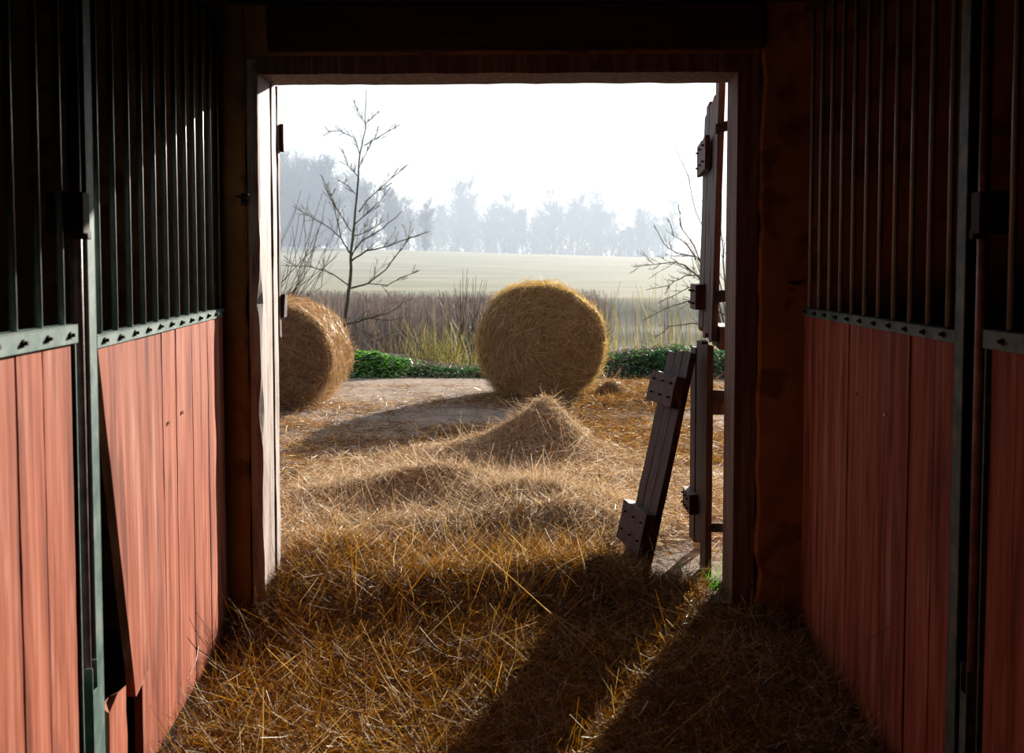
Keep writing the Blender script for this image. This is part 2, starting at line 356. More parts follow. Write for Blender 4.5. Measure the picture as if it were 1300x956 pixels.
# boards above the door
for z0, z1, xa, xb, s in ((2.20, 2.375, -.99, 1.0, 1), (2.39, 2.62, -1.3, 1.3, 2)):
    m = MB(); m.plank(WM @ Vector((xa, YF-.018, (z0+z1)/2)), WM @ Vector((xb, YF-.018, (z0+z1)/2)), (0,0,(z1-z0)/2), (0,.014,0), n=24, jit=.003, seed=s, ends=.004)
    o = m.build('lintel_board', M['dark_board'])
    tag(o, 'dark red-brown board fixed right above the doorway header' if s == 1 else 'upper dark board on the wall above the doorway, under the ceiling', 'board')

# ------------------------------------------------------------------ stall fronts
Z_TOP = 2.36
def stall_frame(side, Y0):
    if side < 0: sl, x0 = -.069, -.86
    else: sl, x0 = .0276, 1.053
    loc = (x0 + sl*Y0, Y0, -.20); rz = math.atan2(1, sl)
    return loc, rz
def L2(Y, Y0): return (Y - Y0) * 1.0015
ZB = .20                     # local z of world z = 0
def add_bolts(root, xs, s, zr0, zr1, rail_face):
    for i, x in enumerate(xs):
        m = MB(); z = (zr0(x)+zr1(x))/2 + rnd.uniform(-.002,.002)
        y = rail_face
        m.tube([(x, y, z), (x, y + s*.005, z)], .0085, 6)
        m.tube([(x, y, z), (x+rnd.uniform(-.002,.002), y + s*.013, z+.001)], .0045, 6)
        m.build('bolt', M['dark_iron'], root)
def boards(mb, edges, s, z0, ztop, y0, gaps, seed, thick=.024):
    r = random.Random(seed)
    for i in range(len(edges)-1):
        a, b = edges[i], edges[i+1]; g = gaps[i] if i < len(gaps) else .003
        yo = y0 + r.uniform(-.003, .003); c = (a+b-g)/2
        zt = ztop(c)
        mb.plank((c, yo, z0 + r.uniform(-.004,.004)), (c + r.uniform(-.003,.003), yo + r.uniform(-.003,.003), zt), ((b-a-g)/2, 0, 0), (0, thick/2, 0), n=14, jit=.0012, seed=seed*31+i)
def partition(side, Y0, Y1, barY, edges, gaps, label, loose=False):
    s = -1 if side > 0 else 1       # which local y faces into the stall; aisle is -s
    a = -1 if side < 0 else 1       # aisle direction in local y
    loc, rz = stall_frame(side, Y0); root = tag(empty('stall_partition', loc, rz), label, 'stall partition')
    Lx = L2(Y1, Y0)
    zt = (lambda x: ZB + 1.145 + .017*x/Lx) if side < 0 else (lambda x: ZB + 1.158 + .008*x/Lx)
    zb = lambda x: zt(x) - .034
    f = a*.008
    # bottom angle rail: face plate and top flange
    m = MB(); n = 1
    for (ya, yb, h0, h1) in ((f, f - a*.005, 0, .034), (f, f - a*.036, .029, .034)):
        vs = []
        for x in (0, Lx):
            for y in (ya, yb):
                for h in (h0, h1): vs.append((x, y, zb(x) + h))
        m.add(vs, [(0,1,3,2),(4,6,7,5),(0,4,5,1),(2,3,7,6),(0,2,6,4),(1,5,7,3)])
    m.build('bottom_rail', M['green_steel'], root, bevel=.001)
    m = MB(); m.box(0, Lx, -.02, .02, ZB+Z_TOP-.02, ZB+Z_TOP+.02); m.box(0, Lx, -.05, .05, ZB+Z_TOP+.02, ZB+Z_TOP+.12); m.build('top_rail', M['dark_board'], root)
    xs = [L2(y, Y0) for y in barY]
    for x in xs:
        m = MB(); dx = rnd.uniform(-.004, .004); y = -a*.010
        m.tube([(x, y, zt(x)-.004), (x+dx, y, ZB+1.7), (x, y, ZB+Z_TOP)], .0085, 10); m.build('bar', M['bar_steel'], root, smooth=True)
    add_bolts(root, [x-.02 for x in xs], a, zb, zt, f)
    ex = [L2(y, Y0) for y in edges]; m = MB()
    yb_ = -a*.010
    boards(m, ex, s, .02, lambda x: zb(x)+.01, yb_, gaps, 5 if side < 0 else 8)
    # kick board behind the lower ends
    m.build('boards', M['red_wood'], root, bevel=.002)
    if loose:
        m = MB(); xa, xb = 0.02, ex[0]-.012
        n = 16; vs, fs = [], []; r = random.Random(3)
        for i in range(n+1):
            t = i/n; z = zb(xa)+.006 + (ZB+.12 - zb(xa)-.006)*t
            l = xa + (.255)*t + r.uniform(-.002,.002); rr = xb + .045*t + r.uniform(-.001,.001)
            if i == n: zl, zr = z-.012, z+.012
            else: zl = zr = z
            yo = yb_ + a*.012*t
            for (x, y, zz) in ((l, yo-.012, zl), (rr, yo-.012, zr), (rr, yo+.012, zr), (l, yo+.012, zl)): vs.append((x, y, zz))
        for i in range(n):
            for j in range(4):
                k = (j+1) % 4; fs.append((i*4+j, i*4+k, (i+1)*4+k, (i+1)*4+j))
        fs.append((0,1,2,3)); fs.append((n*4+3,n*4+2,n*4+1,n*4))
        m.add(vs, fs); o = m.build('loose_board', M['red_wood'], root, bevel=.002); o['label'] = 'broken red board, slanting away from the post'
        m = MB(); m.plank((.135, yb_+a*.002, .02), (.140, yb_, ZB+.15), (.085,0,0), (0,.012,0), n=5, jit=.003, ends=.02, seed=6); o = m.build('board_stub', M['red_wood'], root)
    # bright screw heads
    for (x, z) in (((.78, .82), (.98, .83)) if side < 0 else ((.60, .87), (.93, .90))):
        m = MB(); yy = yb_ + a*.0125; m.tube([(x, yy, ZB+z), (x, yy + a*.006, ZB+z)], .006, 8); m.build('screw', M['screw'], root)
    return root
gapsL = [.004, .006, .003, .004, .003]
pL = partition(-1, 2.89, 4.66, [2.97+.152*i for i in range(12)], [3.29,3.61,3.80,4.05,4.33,4.655], gapsL, 'sunlit red board stall partition on the left, one slanting broken board, barred top', True)
pR = partition(1, 2.88, 4.60, [2.996+.1565*i for i in range(11)], [2.90,3.07,3.27,3.58,3.93,4.44,4.595], [.010,.005,.009,.004,.003,.003], 'shaded dark red stall partition on the right with upright boards and bars')

def stall_door(side, Y0, Y1, barY, edges, zt0, label):
    a = -1 if side < 0 else 1; s = -a
    loc, rz = stall_frame(side, Y0); root = tag(empty('stall_door', loc, rz), label, 'stall door')
    Lx = L2(Y1, Y0); f = a*.012; zt = lambda x: ZB + zt0; zb = lambda x: ZB + zt0 - .045
    m = MB(); m.box(0, Lx, min(f, f-a*.006), max(f, f-a*.006), zb(0), zt(0)); m.box(0, Lx, min(f, f-a*.04), max(f, f-a*.04), zt(0)-.005, zt(0)); m.build('bottom_rail', M['green_steel'], root, bevel=.0015)
    m = MB(); m.box(0, Lx, -.02, .02, ZB+Z_TOP-.02, ZB+Z_TOP+.02); m.build('top_rail', M['green_steel'], root)
    xs = [L2(y, Y0) for y in barY]
    for x in xs:
        m = MB(); m.tube([(x, -a*.012, zt(x)-.004), (x+rnd.uniform(-.003,.003), -a*.012, ZB+1.7), (x, -a*.012, ZB+Z_TOP)], .0085, 10); m.build('bar', M['bar_steel'], root, smooth=True)
    add_bolts(root, [x-.02 for x in xs if x > .03], a, zb, zt, f)
    m = MB(); boards(m, [L2(y, Y0) for y in edges], s, .06, lambda x: zb(x)+.01, -a*.010, [.005]*12, 17 if side < 0 else 21); m.build('boards', M['red_wood'], root, bevel=.002)
    # steel edge strip of the door
    m = MB(); m.box(Lx-.012, Lx-.006, min(a*.008,-a*.03), max(a*.008,-a*.03), .05, zb(0)); m.box(Lx-.03, Lx-.006, -a*.03 - .003, -a*.03 + .003, .05, zb(0)); m.build('edge_strip', M['green_steel'], root)
    return root, Lx
dL, LxL = stall_door(-1, .9, 2.725, [2.22, 2.372, 2.525, 2.68][:4] + [2.07, 1.92, 1.77], [.905,1.1,1.3,1.5,1.7,1.87,2.04,2.19,2.35,2.51,2.71], 1.181, 'left stall door with sunlit red boards, steel rail and latch rod')
dR, LxR = stall_door(1, .9, 2.70, [2.60, 2.445, 2.29, 2.13], [.905,1.1,1.3,1.5,1.7,1.87,2.04,2.2,2.36,2.53,2.68], 1.17, 'right stall door in deep shade beside the tall rod')
def latch(root, Lx, a, tag_r):
    # rod in front of the gap, held by a black box above and a bracket below
    x = Lx + .055
    y = -a*.004
    m = MB(); m.tube([(x, y, .30), (x, y, ZB+2.25)], .0135, 14); r = m.build('locking_rod', M['rust_pipe'], root, smooth=True)
    m = MB(); z0 = ZB+1.395
    m.box(x-.085, x-.030, min(a*.038, -a*.048), max(a*.038, -a*.048), z0, z0+.098)
    m.box(x-.050, x-.02, min(a*.038, -a*.0), max(a*.038, -a*.0), z0-.012, z0+.010)
    m.build('latch_box', M['dark_iron'], root, bevel=.003)
    m = MB(); zb = ZB+.33
    m.box(x-.022, x-.017, min(-a*.03, a*.018), max(-a*.03, a*.018), .03, zb); m.box(x+.017, x+.023, min(-a*.03, a*.018), max(-a*.03, a*.018), .03, zb+.01)
    m.box(x-.022, x+.023, min(a*.013, a*.018), max(a*.013, a*.018), .03, zb-.06)
    m.build('floor_bracket', M['green_steel'], root, bevel=.001)
latch(dL, LxL, -1, 0); latch(dR, LxR, 1, 0)
for side, Y, lab in ((-1, 2.80, 'green steel post between the left stall door and partition'), (1, 2.815, 'dark steel post between the right stall door and partition')):
    a = -1 if side < 0 else 1
    loc, rz = stall_frame(side, Y); o = tag(empty('stall_post', loc, rz), lab, 'post')
    m = MB(); m.box(0.012, .075, min(a*.012, a*.005), max(a*.012, a*.005), 0, ZB+Z_TOP+.1)
    m.box(0.068, .075, min(a*.012, -a*.05), max(a*.012, -a*.05), 0, ZB+Z_TOP+.1); m.build('angle_iron', M['green_steel'], o, bevel=.001)
    m = MB(); m.box(.0, .08, -.05, .05, -.01, .012); m.build('base_plate', M['dark_iron'], o)

# small iron fittings on the end wall
def hook(px, py, lab, flip):
    c = at(px, py, 4.64 if px > 650 else 4.66)
    o = tag(empty('wall_hook', c), lab, 'hook')
    m = MB(); m.tube([(0,.035,0),(0,-.02,0)], .006, 8); m.tube([(flip*-.02,-.02,.006),(0,-.022,.0),(flip*.02,-.022,-.002),(flip*.03,-.022,.012)], .005, 8); m.build('hook_arm', M['dark_iron'], o)
    m = MB(); m.box(-.012,.012,.02,.03,-.03,.02); m.tube([(0,.018,-.02),(0,.005,-.024)], .008, 8); m.build('hook_plate', M['dark_iron'], o)
hook(1006, 360, 'small iron hook on the wall right of the doorway', 1)
hook(308, 251, 'small rusty iron hook on the plaster left of the doorway', 1)

# ------------------------------------------------------------------ door leaves
def V3(*a): return Vector(a)
def leaf(root, A, B, z0, z1, nb, mat, seed, lean=0, thick=.028, tops=None, bots=None):
    """boards side by side from ground point A to B"""
    A, B = Vector((*A,0)), Vector((*B,0)); d = (B-A); L = d.length; u = d/L; nrm = Vector((-u.y, u.x, 0)); r = random.Random(seed)
    w = L/nb; m = MB()
    for i in range(nb):
        c = A + u*(w*(i+.5)); o = nrm*r.uniform(-.004,.004)
        a = c + o + Vector((0,0,z0 + (bots[i] if bots else r.uniform(-.012,.012)))); b = c + o + Vector((0,0,z1 + (tops[i] if tops else r.uniform(-.012,.012)))) + nrm*lean
        m.plank(a, b, u*(w*.5-.003), nrm*thick/2, n=14, jit=.0018, ends=.006, seed=seed*13+i)
    return m.build('door_boards', mat, root), u, nrm
def batten(root, A, B, z, h, off, th, lean=0, seed=0, ext=(0,0)):
    A, B = Vector((*A,0)), Vector((*B,0)); u = (B-A).normalized(); nrm = Vector((-u.y,u.x,0)); m = MB()
    a = A - u*ext[0] + nrm*off + Vector((0,0,z)); b = B + u*ext[1] + nrm*off + Vector((0,0,z))
    m.plank(a, b, (0,0,h/2), nrm*(th/2), n=10, jit=.003, ends=.004, seed=seed)
    o = m.build('batten', M['door_wood'], root)
    for k in (.15, .5, .85):
        for dz in (-.25, .25):
            p = a.lerp(b, k) + Vector((0,0,h*dz)); mm = MB(); q = nrm * (math.copysign(1, off)) 
            mm.tube([p + q*(th*.4), p + q*(th*.5+.012)], .005, 6); mm.build('nail', M['dark_iron'], o)
    return o
# left upper leaf, folded back flat against the outside wall
r1 = tag(empty('door_leaf'), 'upper half door on the left, folded back against the outside wall', 'door')
A, B = (-1.020, 5.045), (-1.96, 5.10)
leaf(r1, A, B, 1.02, 2.115, 6, M['door_wood'], 3)
for z, h in ((1.90, .12), (1.16, .10)): batten(r1, (-1.006, 5.09), (-1.93, 5.145), z, h, -.0, .045, seed=int(z*10))
for o in list(r1.children):
    pass
# right upper leaf, standing open
r2 = tag(empty('door_leaf'), 'upper half door on the right, standing open and hanging above the broken one', 'door')
A, B = (.893, 5.02), (.962, 5.80)
ob, u2, n2 = leaf(r2, A, B, 1.02, 2.115, 5, M['door_wood'], 5, lean=-.022, tops=[.045,-.01,-.02,.0,-.03], bots=[-.02,.01,-.02,.02,0])
batten(r2, A, B, 1.86, .15, .020, .022, seed=41, ext=(-.25,-.02))
batten(r2, A, B, 1.19, .12, .036, .045, seed=42, ext=(-.40,-.01))
batten(r2, A, B, 1.02, .10, -.045, .05, seed=43, ext=(.02,-.4))
def strap(root, p, q, w=.02, mat='dark_iron'):
    m = MB(); p, q = Vector(p), Vector(q); m.plank(p, q, (0,0,w), (0,.006,0), n=4, jit=.002, seed=3); return m.build('strap_hinge', M[mat], root)
strap(r2, (.885, 5.01, 1.93), (1.0, 4.985, 1.955), .022)
strap(r2, (.885, 5.01, 1.20), (1.0, 4.985, 1.21), .026)
# right lower leaf (torn), upright
r3 = tag(empty('door_leaf'), 'torn lower half door on the right, black and upright beside the jamb', 'door')
A, B = (.868, 4.99), (.865, 5.42)
leaf(r3, A, B, .045, .985, 3, M['door_wood'], 7, tops=[.0,.012,-.03], bots=[-.13,.03,.0])
batten(r3, (.868,5.0), (.872,5.42), .72, .075, -.04, .05, seed=51, ext=(.0,0))
strap(r3, (.86, 5.0, .765), (1.0, 4.99, .765), .025)
strap(r3, (.86, 5.0, .18), (1.0, 4.99, .18), .02)
batten(r3, (.868,5.0), (.872,5.42), .24, .09, .035, .04, seed=52, ext=(-.2,0))
# torn-off panel leaning on it
r4 = tag(empty('broken_door_panel'), 'broken door panel with two battens leaning against the open right door', 'broken door')
top0, bot0 = at(876, 449, 5.10), at(814, 738, 4.93)      # near edge
dirL = (bot0 - top0)
across = Vector((-.055, .30, .0))                        # board to board, away from the viewer
nr = dirL.cross(across).normalized()
if nr.x > 0: nr = -nr
for_l = []
m = MB(); across_u = across.normalized()
specs = [(0, 0, 1.0), (1, .00, .99), (2, .01, .985)]
for k, t0, t1 in specs:
    c = across_u*(.105*k)
    m.plank(top0 + c + dirL*t0, top0 + c + dirL*t1, across_u*.049, nr*.014, n=16, jit=.002, ends=.008, seed=60+k)
m.build('panel_boards', M['door_wood'], r4)
for t, hh, sd in ((.18, .07, 1), (.80, .09, 2)):
    c = top0 + dirL*t; du = dirL.normalized(); m = MB()
    a = c - across_u*.06 + nr*.036; b = c + across_u*.30 + nr*.036
    m.plank(a, b, du*hh, nr*.024, n=8, jit=.004, ends=.006, seed=70+sd); bt = m.build('batten', M['door_wood'], r4)
    for q in (.12, .45, .8):
        for e in (-.5, .4):
            p = a.lerp(b, q) + du*hh*e; mm = MB(); mm.tube([p + nr*.02, p + nr*.036], .005, 6); mm.build('nail', M['dark_iron'], bt)
m = MB(); p0, p1 = at(884, 640, 5.35), at(884, 705, 5.3)
m.plank(at(881,640,5.5), at(889,702,5.45), (.022,0,0), (0,.012,0), n=6, jit=.003, ends=.02, seed=5)
o = m.build('wood_offcut', M['pale_wood']); tag(o, 'pale broken wooden offcut standing behind the torn lower door', 'wood piece')

# ------------------------------------------------------------------ straw litter
def heap_mask(x, y): return np.exp(-((x-.2)/.75)**2 - ((y-8.2)/.6)**2)
def lx(y): return np.where(y < 4.62, -.86-.069*y+.008, np.where(y < 5.05, -1.0, -1.3))
def rx_(y): return np.where(y < 4.58, 1.053+.0276*y-.008, np.where(y < 4.85, .86, np.where(y < 5.9, .50 + .10*np.sin(y*9), 1.3)))
m = MB(); gs, gy = np.meshgrid(np.linspace(0, 1, 150), np.linspace(3.2, 9.0, 300)); gx = lx(gy) + (rx_(gy)-lx(gy))*gs
V = np.stack([gx, gy, straw_z(gx, gy) - .012 - .25*sm(7.2, 8.0, gy)*(1-heap_mask(gx, gy)) - .12*sm(.95, 1.3, np.abs(gx))*(gy > 5)], -1)
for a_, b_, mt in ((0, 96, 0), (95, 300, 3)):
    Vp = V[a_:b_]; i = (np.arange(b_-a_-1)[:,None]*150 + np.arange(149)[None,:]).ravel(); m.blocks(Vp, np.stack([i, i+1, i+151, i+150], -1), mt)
def scatter(n, X, Y, zf, L, w, pitch, lift=.02, bow=.35, az=None):
    x = rng.uniform(*X, n) if not callable(X) else X(n); y = rng.uniform(*Y, n) if not callable(Y) else Y(n)
    return strands_at(x, y, zf, L, w, pitch, lift, bow, az)
def strands_at(x, y, zf, L, w, pitch, lift=.02, bow=.35, az=None):
    n = len(x); z = zf(x, y) + rng.uniform(-.01, lift, n)
    a = rng.uniform(0, 2*np.pi, n) if az is None else rng.normal(az[0], az[1], n)
    p = rng.normal(0, pitch, n); Ls = rng.uniform(*L, n); ws = rng.uniform(*w, n)
    e = .04
    gx = (zf(x+e, y) - zf(x-e, y))/(2*e); gy = (zf(x, y+e) - zf(x, y-e))/(2*e)
    dx, dy = np.cos(a), np.sin(a); dz = np.clip(gx*dx + gy*dy, -1.3, 1.3) + np.tan(np.clip(p, -1.2, 1.2))
    D = unit(np.stack([dx, dy, dz], -1))
    P = np.stack([x, y, z], -1) - D*(Ls*.5)[:,None]
    r = rng.normal(0, 1, (n,3)); W = unit(np.cross(D, r)); B = np.cross(D, W)*(rng.normal(0, bow, n)*Ls)[:,None]
    B[:,2] -= np.abs(rng.normal(0, .12, n))*Ls
    return ribbons(P, D, B, W, Ls, ws, 3)
# inside and in the doorway: long tangled stalks
def clip_inside(n, y0, y1, ml=.02):
    y = rng.uniform(y0, y1, n)
    xl = np.where(y < 4.66, -.86-.069*y + .03, -1.0); xr = np.where(y < 4.62, 1.053+.0276*y - .03, np.where(y < 4.84, .80, .52))
    return rng.uniform(xl, xr), y
x, y = clip_inside(80000, 3.25, 5.3); V, Q = strands_at(x, y, straw_z, (.05,.22), (.0012,.0030), .36, .045, .6); m.blocks(V, Q, 1)
x, y = clip_inside(1500, 3.3, 5.2); V, Q = strands_at(x, y, straw_z, (.10,.23), (.003,.0055), .42, .05, .9); m.blocks(V, Q, 1)
# doorway apron
n = 26000; y = rng.uniform(5.1, 6.6, n); x = rng.uniform(-1.25, .54, n); V, Q = strands_at(x, y, straw_z, (.05,.20), (.0018,.004), .32, .035, .5); m.blocks(V, Q, 2)
n = 34000; y = rng.uniform(6.0, 8.4, n); x = rng.normal(-.1, .75, n) * (1 + .08*(y-6)); k = (np.abs(x) < 1.35) & (rng.uniform(0,1,n) < 1 - sm(7.1, 8.2, y + .3*wob(x*2, y*2))); V, Q = strands_at(x[k], y[k], straw_z, (.05,.20), (.002,.004), .28, .03, .5); m.blocks(V, Q, 2)
for (hx, hy, h, rx, ry, _) in HEAPS[:5]:
    n = int(14000*rx); x = rng.normal(hx, rx*.62, n); y = rng.normal(hy, ry*.62, n); V, Q = strands_at(x, y, straw_z, (.05,.18), (.0018,.004), .22, .03, .5); m.blocks(V, Q, 2)
o = m.build('straw_litter', [M['straw_core'], M['straw'], M['hay_grey'], M['hay_core']]); tag(o, 'thick loose straw heaped through the doorway and over the stable floor', 'straw', kind='stuff')
# pale dry leaf standing in the straw
m = MB(); c = at(648, 702, 5.6); g = []
for i in range(9):
    t = i/8; x = -.045 + .10*t + .02*math.sin(t*3); z = .0 + .12*t**.9; w = .014*math.sin(math.pi*min(.98, t*.9+.08)) + .002
    for sx, dy in ((-1, 0), (0, .006), (1, 0)): g.append((x + sx*w, dy + .01*t, z - abs(sx)*0))
m.add(g, [(i*3+j, i*3+j+1, i*3+j+4, i*3+j+3) for i in range(8) for j in range(2)])
o = m.build('dry_leaf', M['hay_grey'], smooth=True); o.location = (c.x, 5.6, float(straw_z(c.x, 5.6))-.01); md = o.modifiers.new('t', 'SOLIDIFY'); md.thickness = .0015
tag(o, 'pale dry leaf sticking up out of the straw in front of the doorway', 'leaf')
# thin scatter on the yard
m = MB(); yz = lambda x, y: yard_z(x, y) + .012
n = 16000; y = rng.uniform(5.2, 13.6, n); x = rng.uniform(-3.2, 3.2, n); k = rng.uniform(0,1,n) < np.clip(.5 + .9*wob(x*2.2, y*1.6), .08, 1)
V, Q = strands_at(x[k], y[k], yz, (.05,.18), (.0025,.005), .10, .01, .3); m.blocks(V, Q)
n = 60000; y = rng.uniform(5.6, 13.8, n); x = rng.uniform(.3, 3.2, n) + .05*(y-6); k = (rng.uniform(0,1,n) < np.clip(.55 + .9*wob(x*1.6+3, y*2.2), .05, 1)) & ~((np.abs(y-7.3) < .35) & (x > .4) & (rng.uniform(0,1,n) < .6))
V, Q = strands_at(x[k], y[k], yz, (.05,.2), (.0025,.0055), .20, .03, .4); m.blocks(V, Q)
n = 9000; y = 5.6 + 2.6*rng.uniform(0, 1, n)**1.3; x = rng.uniform(-2.4, -.4, n); V, Q = strands_at(x, y, yz, (.05,.2), (.0025,.005), .16, .02, .4); m.blocks(V, Q)
for (cx, cy, rx, ry, n) in ((-.75, 8.9, .7, .10, 1300), (-1.5, 8.4, .5, .1, 700), (-.1, 9.3, .35, .25, 2200), (-.6, 9.6, .9, .12, 900), (-1.9, 9.8, .6, .3, 900), (.5, 11.5, .7, .3, 4000), (-1.5, 11.0, .5, .3, 700), (1.0, 11.6, .5, .25, 2500)):
    x = rng.normal(cx, rx, n); y = rng.normal(cy, ry, n); V, Q = strands_at(x, y, yz, (.05,.2), (.0025,.005), .22, .05, .4); m.blocks(V, Q)
o = m.build('scattered_straw', [M['straw']]); tag(o, 'thin straw strewn over the dirt yard', 'straw', kind='stuff')
# dark clump right of the bale
def clump(px, py, Y, rx, ry, h, mat, lab, nn=1500):
    c = at(px, py, Y); m = MB(); n = 14; vs, fs = [], []
    g, q = grid(lambda x, y: -.03 + (h+.03)*np.exp(-((x/rx)**2 + (y/ry)**2)*1.1) + .012*wob(x*14, y*14), -rx*1.6, rx*1.6, 30, -ry*1.6, ry*1.6, 24); m.blocks(g, q, 0)
    x = rng.normal(0, rx*.6, nn); y = rng.normal(0, ry*.6, nn); V, Q = strands_at(x, y, lambda x, y: h*np.exp(-((x/rx)**2 + (y/ry)**2)*1.1), (.05,.2), (.002,.005), .4, .03, .5); m.blocks(V, Q, 1)
    o = m.build('straw_clump', [M['straw_core'], mat]); o.location = (c.x, Y, float(yard_z(c.x, Y))); tag(o, lab, 'straw clump'); return o
clump(776, 490, 12.2, .17, .15, .13, M['bale_hay'], 'dark little straw clump on the ground just right of the golden bale')

# long stalks leaning on the left boards
m = MB()
for (a, b, c, w) in (((.62,.30),(.78,.06),.0,.006),((.70,.36),(.83,.04),.0,.004),((.50,.02),(.62,.30),.0,.004),((.88,.30),(.98,.05),.0,.004),((.58,.02),(.60,.22),0,.003)):
    pass
for px0, py0, px1, py1, w in ((234,802,258,828,.004),(236,776,262,824,.003),(232,858,246,812,.0025),(262,828,300,866,.004),(225,862,240,820,.003),(1042,800,1012,830,.003),(1146,795,1105,826,.003),(1170,840,1110,812,.003)):
    def wallpt(px, py):
        u = (px-650)/F_PX; Y = .86/(abs(u)-.069) if u < 0 else 1.053/(u-.0276)
        p = at(px, py, Y); p.x += .035 if u < 0 else -.035; return p
    a, b = wallpt(px0, py0), wallpt(px1, py1); mid = (a+b)/2 + Vector((.01 if px0 < 650 else -.01,0,.004)); m.tube([a, mid, b], [w*.3, w*.35, w*.2], 5)
o = m.build('stray_stalks', [M['straw']]); tag(o, 'a few long straw stalks leaning against the lowest part of the stall boards', 'straw', kind='stuff')

# ------------------------------------------------------------------ round bales
def bale(loc, rx, rz_, ln, mats, lab, seed, axis_rot=0, nf=9000, nflank=12000):
    g = np.random.default_rng(seed); m = MB()
    nth, nl, nr_ = 96, 26, 12
    th = np.linspace(0, 2*np.pi, nth, endpoint=False)
    lump = 1 + .018*np.sin(3*th+1) + .012*np.sin(7*th+seed) + .008*np.sin(13*th)
    def rad(th_, y):
        return (1 + .018*np.sin(3*th_+1) + .012*np.sin(7*th_+seed) + .008*np.sin(13*th_+y*9) + .012*np.sin(5*y*3+th_*2)) * np.where(np.sin(th_) < -.80, 1 - (-.80-np.sin(th_))*.45, 1)
    def surf(th_, y, k=1.0):
        r = rad(th_, y)
        edge = np.minimum(y, ln-y); rr = 1 - .07*np.clip(1-edge/.07, 0, 1)**2
        return np.stack([rx*r*k*rr*np.cos(th_), y, rz_ + rz_*r*k*rr*np.sin(th_) - .02], -1)
    ys = np.linspace(0, ln, nl); T, Yg = np.meshgrid(th, ys); V = surf(T, Yg)
    i = np.arange(nth); q = []
    for j in range(nl-1): q.append(np.stack([j*nth+i, j*nth+(i+1)%nth, (j+1)*nth+(i+1)%nth, (j+1)*nth+i], -1))
    m.blocks(V, np.concatenate(q)[:, ::-1], 0)
    for yy, sg in ((0, 1), (ln, -1)):
        ks = np.linspace(1, .02, nr_); K, T2 = np.meshgrid(ks, th, indexing='ij')
        V = surf(T2, np.full_like(T2, yy), K); bulge = (-.045 if sg > 0 else .045)*(1-K**2)*1.0 + .010*np.sin(K*38+T2*1)
        V[...,1] += bulge
        q = np.concatenate([np.stack([j*nth+i, j*nth+(i+1)%nth, (j+1)*nth+(i+1)%nth, (j+1)*nth+i], -1) for j in range(nr_-1)])
        m.blocks(V, q if sg > 0 else q[:, ::-1], 0)
    # stalks on the near face, running round the roll
    for yy, sg, n in ((0, -1, nf), (ln, 1, nf//4)):
        k = np.sqrt(g.uniform(.0, 1, n))*.985; t = g.uniform(0, 2*np.pi, n)
        P = surf(t, np.full(n, float(yy)), k); P[:,1] += sg*(.045*(1-k**2) + g.uniform(-.005, .018, n))
        a = g.normal(0, .75, n); tang = np.stack([-np.sin(t), 0*t, np.cos(t)], -1)*np.cos(a)[:,None] + np.stack([np.cos(t), 0*t, np.sin(t)], -1)*np.sin(a)[:,None]
        D = unit(tang + np.stack([0*t, sg*np.abs(g.normal(0,.22,n)), -.25*g.random(n)], -1)); L = g.uniform(.04,.17,n); w = g.uniform(.0025,.0055,n)
        W = unit(np.cross(D, g.normal(0,1,(n,3)))); B = g.normal(0,.22,(n,3))*L[:,None]; B[:,2] -= .12*L; B[:,1] *= .5
        V, Q = ribbons(P - D*(L*.5)[:,None], D, B, W, L, w, 3); m.blocks(V, Q, 1)
    n = nflank; t = g.uniform(0, 2*np.pi, n); y = g.uniform(0, ln, n)
    P = surf(t, y); N_ = np.stack([np.cos(t), 0*t, np.sin(t)], -1); P += N_*g.uniform(-.01,.015,n)[:,None]
    sgn = np.where(g.random(n) < .5, 1, -1); tang = np.stack([-np.sin(t), 0*t, np.cos(t)], -1)*sgn[:,None]
    D = unit(tang + N_*np.abs(g.normal(0,.38,n))[:,None] + np.stack([0*t, g.normal(0,.4,n), 0*t], -1) + np.array([0,0,-.45])*(np.cos(t)**2)[:,None]); L = g.uniform(.04,.18,n); w = g.uniform(.0025,.0055,n)
    W = unit(np.cross(D, g.normal(0,1,(n,3)))); B = g.normal(0,.15,(n,3))*L[:,None]; B -= N_*(.15*L)[:,None]; B[:,2] -= .15*L
    V, Q = ribbons(P, D, B, W, L, w, 3); V[...,2] = np.maximum(V[...,2], -.01); m.blocks(V, Q, 1)
    # skirt of stalks at the foot
    n = 1600; x = g.normal(0, rx*.5, n); y = g.uniform(-.12, ln, n); P = np.stack([x, y, g.uniform(0,.05,n)], -1); D = unit(np.stack([g.normal(0,1,n), g.normal(-.4,1,n), g.normal(0,.25,n)], -1)); L = g.uniform(.05,.2,n)
    V, Q = ribbons(P, D, g.normal(0,.15,(n,3))*L[:,None], unit(np.cross(D, g.normal(0,1,(n,3)))), L, g.uniform(.0025,.005,n), 3); V[...,2] = np.maximum(V[...,2], -.01); m.blocks(V, Q, 1)
    o = m.build('round_bale', mats); o.location = loc; o.rotation_euler = (0,0,axis_rot); tag(o, lab, 'hay bale'); return o
bale((.305, 11.75, float(yard_z(.3, 12))-.005), .645, .615, 1.2, [M['bale_core'], M['bale_straw']], 'golden round straw bale standing in the middle of the yard', 5, 0, 15000, 15000)
bale((-2.31, 10.95, float(yard_z(-2.2, 11))-.005), .55, .535, 1.15, [M['bale_core'], M['bale_hay']], 'brown round bale half hidden behind the sunlit left jamb', 9, R(-2), 12000, 15000)

